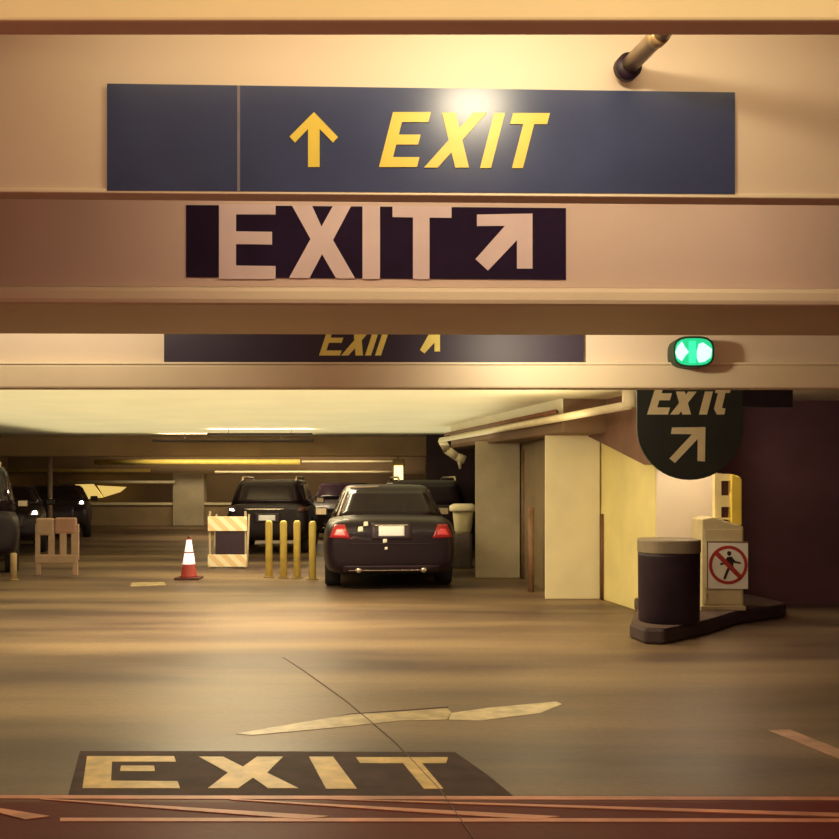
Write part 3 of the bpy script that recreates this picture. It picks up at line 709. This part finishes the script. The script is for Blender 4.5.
M_car = mat('black_car_paint', (.013, .006, .012), .4, .1, 4, coat=.12, spec=.25)
M_car2 = mat('dark_car_paint', (.013, .006, .011), .45, .1, 4, coat=.1, spec=.3)
M_car3 = mat('plum_black_car_paint', (.018, .009, .014), .45, .1, 4, coat=.1, spec=.3)
M_glass = mat('dark_car_glass', (.016, .008, .014), .2, .1, 4, spec=.25)
M_tail = mat('tail_red', (.35, .015, .02), .3, .1, 9, emit=.10, emcol=(.8, .02, .04))
M_tail2 = mat('tail_red_dim', (.30, .015, .02), .3, .1, 9, emit=.03, emcol=(.8, .03, .04))
M_core = mat('tail_core_bright', (.9, .25, .2), .3, .1, 9, emit=.7, emcol=(1, .10, .13))
M_core2 = mat('tail_core_dim', (.6, .06, .06), .3, .1, 9, emit=.14, emcol=(1, .06, .09))
M_trimglint = mat('window_trim_metal', (.4, .3, .26), .35, .1, 9, metal=.5)
M_lampglint = mat('headlight_and_glint_glow', (1, .95, .8), .3, .05, 9, emit=9.0, emcol=(1, .92, .72))

sedan_st = [(0, .72, .40, .80), (.03, .80, .30, .93), (.22, .875, .22, 1.01), (.8, .90, .19, 1.03), (2.0, .90, .18, .99), (3.3, .90, .18, .96), (4.1, .87, .2, .88), (4.45, .78, .24, .76), (4.6, .62, .34, .62)]
sedan = dict(name='sedan', paint=M_car, glass=M_glass, st=sedan_st, w=.90, wr=.325, wheel_y=(.98, 3.72),
             cabin=((.62, 3.55, .79, .95), (1.30, 2.75, .585, 1.435)), rim=M_trimglint,
             tail=[(.53, .735), (.80, .745), (.73, .92), (.60, .92)], tail_m=(M_tail, M_tail2), core_m=(M_core, M_core2),
             plate=(-.165, .165, .765, .90), seams=[(-.57, .57, .655, .663)], chrome=[(-.55, .42, .285, .30, '-y'), (-.22, .22, .905, .918, '-y')],
             pale_spots=[(-.085, .70, .028), (-.07, .60, .02), (-.40, .86, .036), (-.33, .93, .03)], diffuser=(.62, .27, .36), exhaust=[(-.42, .30), (.42, .30)],
             head=[(.45, .60), (.74, .62), (.74, .74), (.48, .72)], grille=(.36, .42, .66))
D = 13.8
sd = car(sedan, (P(391.5, 0, D).x, D, 0), R(4.5), 'black sedan seen from behind with red tail lights and white plate, beside the farther pillar', None)
sd.scale = (1.07, 1, 1.015)

suv_st = [(0, .72, .46, 1.02), (.03, .80, .36, 1.06), (.2, .86, .30, 1.07), (.8, .89, .26, 1.07), (2.0, .89, .25, 1.05), (3.2, .89, .25, 1.03), (3.9, .86, .27, .98), (4.25, .78, .3, .88), (4.4, .66, .4, .74)]
M_dimlamp = mat('unlit_lamp', (.10, .03, .03), .3, .1, 9)
def suv(**k):
    d = dict(name='utility_vehicle', paint=M_car2, glass=M_glass, st=suv_st, w=.89, wr=.36, wheel_y=(.85, 3.5),
             cabin=((.08, 3.3, .82, 1.02), (.35, 2.75, .66, 1.53)), rails=True,
             tail=[(.62, .90), (.81, .91), (.79, 1.0), (.66, 1.0)], tail_m=(M_dimlamp, M_dimlamp), core_m=(M_lampglint, M_dimlamp),  # white glint on the rear given as a glowing left core
             head=[(.5, .78), (.78, .80), (.78, .93), (.5, .9)], grille=(.4, .55, .85))
    d.update(k); return d
D = 20.5
car(suv(plate=(-.17, .17, .72, .83), chrome=[(-.45, .35, .935, .965, '-y')]), (P(267, 0, D).x, D, 0), R(3), 'dark utility vehicle seen from behind, parked beyond the yellow bollards', 'parked dark vehicles')
D = 19.2
car(suv(name='utility_vehicle', paint=M_car3), (P(430, 0, D).x, D, 0), R(6), 'dark vehicle of which only the roof shows behind the black sedan', 'parked dark vehicles')
# cars facing the camera
def facing(px, D, swing, **k):
    th = R(180+swing); p = P(px, 0, D); d = Vector((-math.sin(th), math.cos(th), 0))
    loc = Vector((p.x, p.y, 0))-d*4.4
    return suv(headcore=M_lampglint, rails=False, **k), loc, th
HD = lambda z: [(.50, z), (.70, z), (.69, z+.10), (.54, z+.09)]
sp, loc, th = facing(341, 25.8, 2, paint=M_car3, cabin=((.08, 3.3, .82, 1.02), (.35, 2.75, .64, 1.46)), head=HD(.72))
car(sp, loc, th, 'dark car with bright headlights between the dark utility vehicle and the black sedan', 'parked dark vehicles')
sp, loc, th = facing(57, 26.2, 19, cabin=((.08, 3.3, .82, .98), (.5, 2.6, .62, 1.38)), head=HD(.90))
car(sp, loc, th, 'dark car with bright headlights behind the tan plastic barricade', 'parked dark vehicles')
sp, loc, th = facing(3, 20.5, 22, cabin=((.08, 3.3, .82, 1.0), (.4, 2.7, .62, 1.4)), head=HD(.82))
car(sp, loc, th, 'dark car with pale headlight at the left, partly behind the tall dark vehicle', 'parked dark vehicles')
D = 15.85
car(suv(cabin=((.08, 3.3, .82, 1.05), (.3, 2.75, .66, 1.76)), tail=[(.67, 1.30), (.76, 1.30), (.74, 1.48), (.67, 1.48)], core_m=(M_dimlamp, M_lampglint), both=True), (P(-39, 0, D).x, D, 0), R(22.5), 'tall dark vehicle cut by the left edge of the picture', 'parked dark vehicles')  # white highlight on the vehicle given as a glowing right core

# ------------------------------------------------------------------ lights
def area(name, loc, tgt, sx, sy, e, col):
    l = bpy.data.lights.new(name, 'AREA'); l.shape = 'RECTANGLE'; l.size = sx; l.size_y = sy; l.energy = e; l.color = col
    o = bpy.data.objects.new(name, l); COL.objects.link(o); o.location = loc
    o.rotation_euler = (Vector(tgt)-Vector(loc)).to_track_quat('-Z', 'Y').to_euler()
    return o
def point(name, loc, e, col, r=.1):
    l = bpy.data.lights.new(name, 'POINT'); l.energy = e; l.color = col; l.shadow_soft_size = r
    o = bpy.data.objects.new(name, l); COL.objects.link(o); o.location = loc
    return o
WARM = (1, .80, .48); YEL = (1, .80, .40); PINK = (1, .72, .60); CREAM = (1, .86, .60)
area('bay_lamp', (.3, .3, 2.95), (0, 1.95, 2.7), 1.8, .15, 26, YEL)
area('bay_lamp', (.25, 2.40, 3.03), (.25, 3.0, 2.2), .22, .10, 9, (1, .84, .56))
area('bay_lamp', (.1, 2.62, 3.12), (.1, 3.1, 2.3), 2.4, .12, 7.5, (1, .79, .46))
area('bay_lamp', (.4, 3.70, 3.0), (.4, 4.4, 2.3), 2.6, .15, 13, (1, .80, .54))
area('bay_lamp', (.55, 5.50, 2.50), (1.3, 6.4, 2.35), .16, .10, 15, CREAM)
area('bay_lamp', (-2.3, 5.6, 2.95), (-2.3, 6.4, 2.3), 1.6, .15, 13, CREAM)
for x, y, e in ((-2.0, 10.8, 210), (-7, 10.5, 14), (1.2, 9.2, 30)):
    area('bay_lamp', (x, y, 2.50), (x, y, 0), 1.6, .3, e, WARM)
area('bay_lamp', (-2.5, 16.5, 2.50), (-2.5, 16.5, 0), 2.4, .3, 120, WARM)
area('bay_lamp', (-4, 27, 2.50), (-4, 27, 0), 3, .3, 170, WARM)
area('bay_lamp', (-5, 31.5, 2.45), (-5, 34, 1.5), 8, .2, 80, WARM)
area('bay_lamp', (-5, 35.2, 2.45), (-5, 37.5, 1.2), 8, .2, 30, WARM)
# up-lights on the hanging housings, behind the cream beam, and an added ceiling fill
area('up_lamp_and_fill', (-3.1, 19.57, 2.48), (-3.1, 19.57, 3), 2.0, .1, 22, YEL)
area('up_lamp_and_fill', (-4.0, 21.57, 2.44), (-4.0, 21.57, 3), 3.2, .1, 25, YEL)
area('up_lamp_and_fill', (-2.0, 7.05, 2.28), (-2.0, 8.0, 2.6), 6, .1, 70, CREAM)
area('up_lamp_and_fill', (-3.2, 14.8, 2.20), (-3.2, 14.8, 3), 8.6, 13, 270, (1, .90, .54))  # large unseen light sheet added to brighten the far ceiling evenly
point('gate_lamp', (3.0, 10.75, 2.42), 34, (1, .82, .62), .12)
point('wall_lamp', (1.3, 11.2, 2.0), 20, (1, .84, .44), .12)
# unseen red lamp added behind the camera to redden the near floor
area('red_fill', (-.8, -.6, .7), (-.6, 4.4, .0), 1.6, .2, 17, (1, .09, .05))
area('front_fill', (0, -2.2, .8), (.3, 5, 2.0), 2.2, .25, 25, (1, .84, .56))  # unseen fill added behind the camera to lift the beam undersides

w = bpy.data.worlds.new('dim'); scene.world = w; w.use_nodes = True
w.node_tree.nodes['Background'].inputs[0].default_value = (.42, .20, .28, 1); w.node_tree.nodes['Background'].inputs[1].default_value = .17

# ------------------------------------------------------------------ camera
cam = bpy.data.cameras.new('camera'); cam.sensor_fit = 'HORIZONTAL'; cam.sensor_width = 36; cam.lens = 36*F/839
cam.shift_y = (HY-419.5)/839; cam.clip_end = 200
co = bpy.data.objects.new('camera', cam); COL.objects.link(co); co.location = (0, 0, H); co.rotation_euler = (math.pi/2, 0, 0)
scene.camera = co
scene.view_settings.view_transform = 'Standard'
scene.view_settings.look = 'None'
scene.view_settings.exposure = 0.0
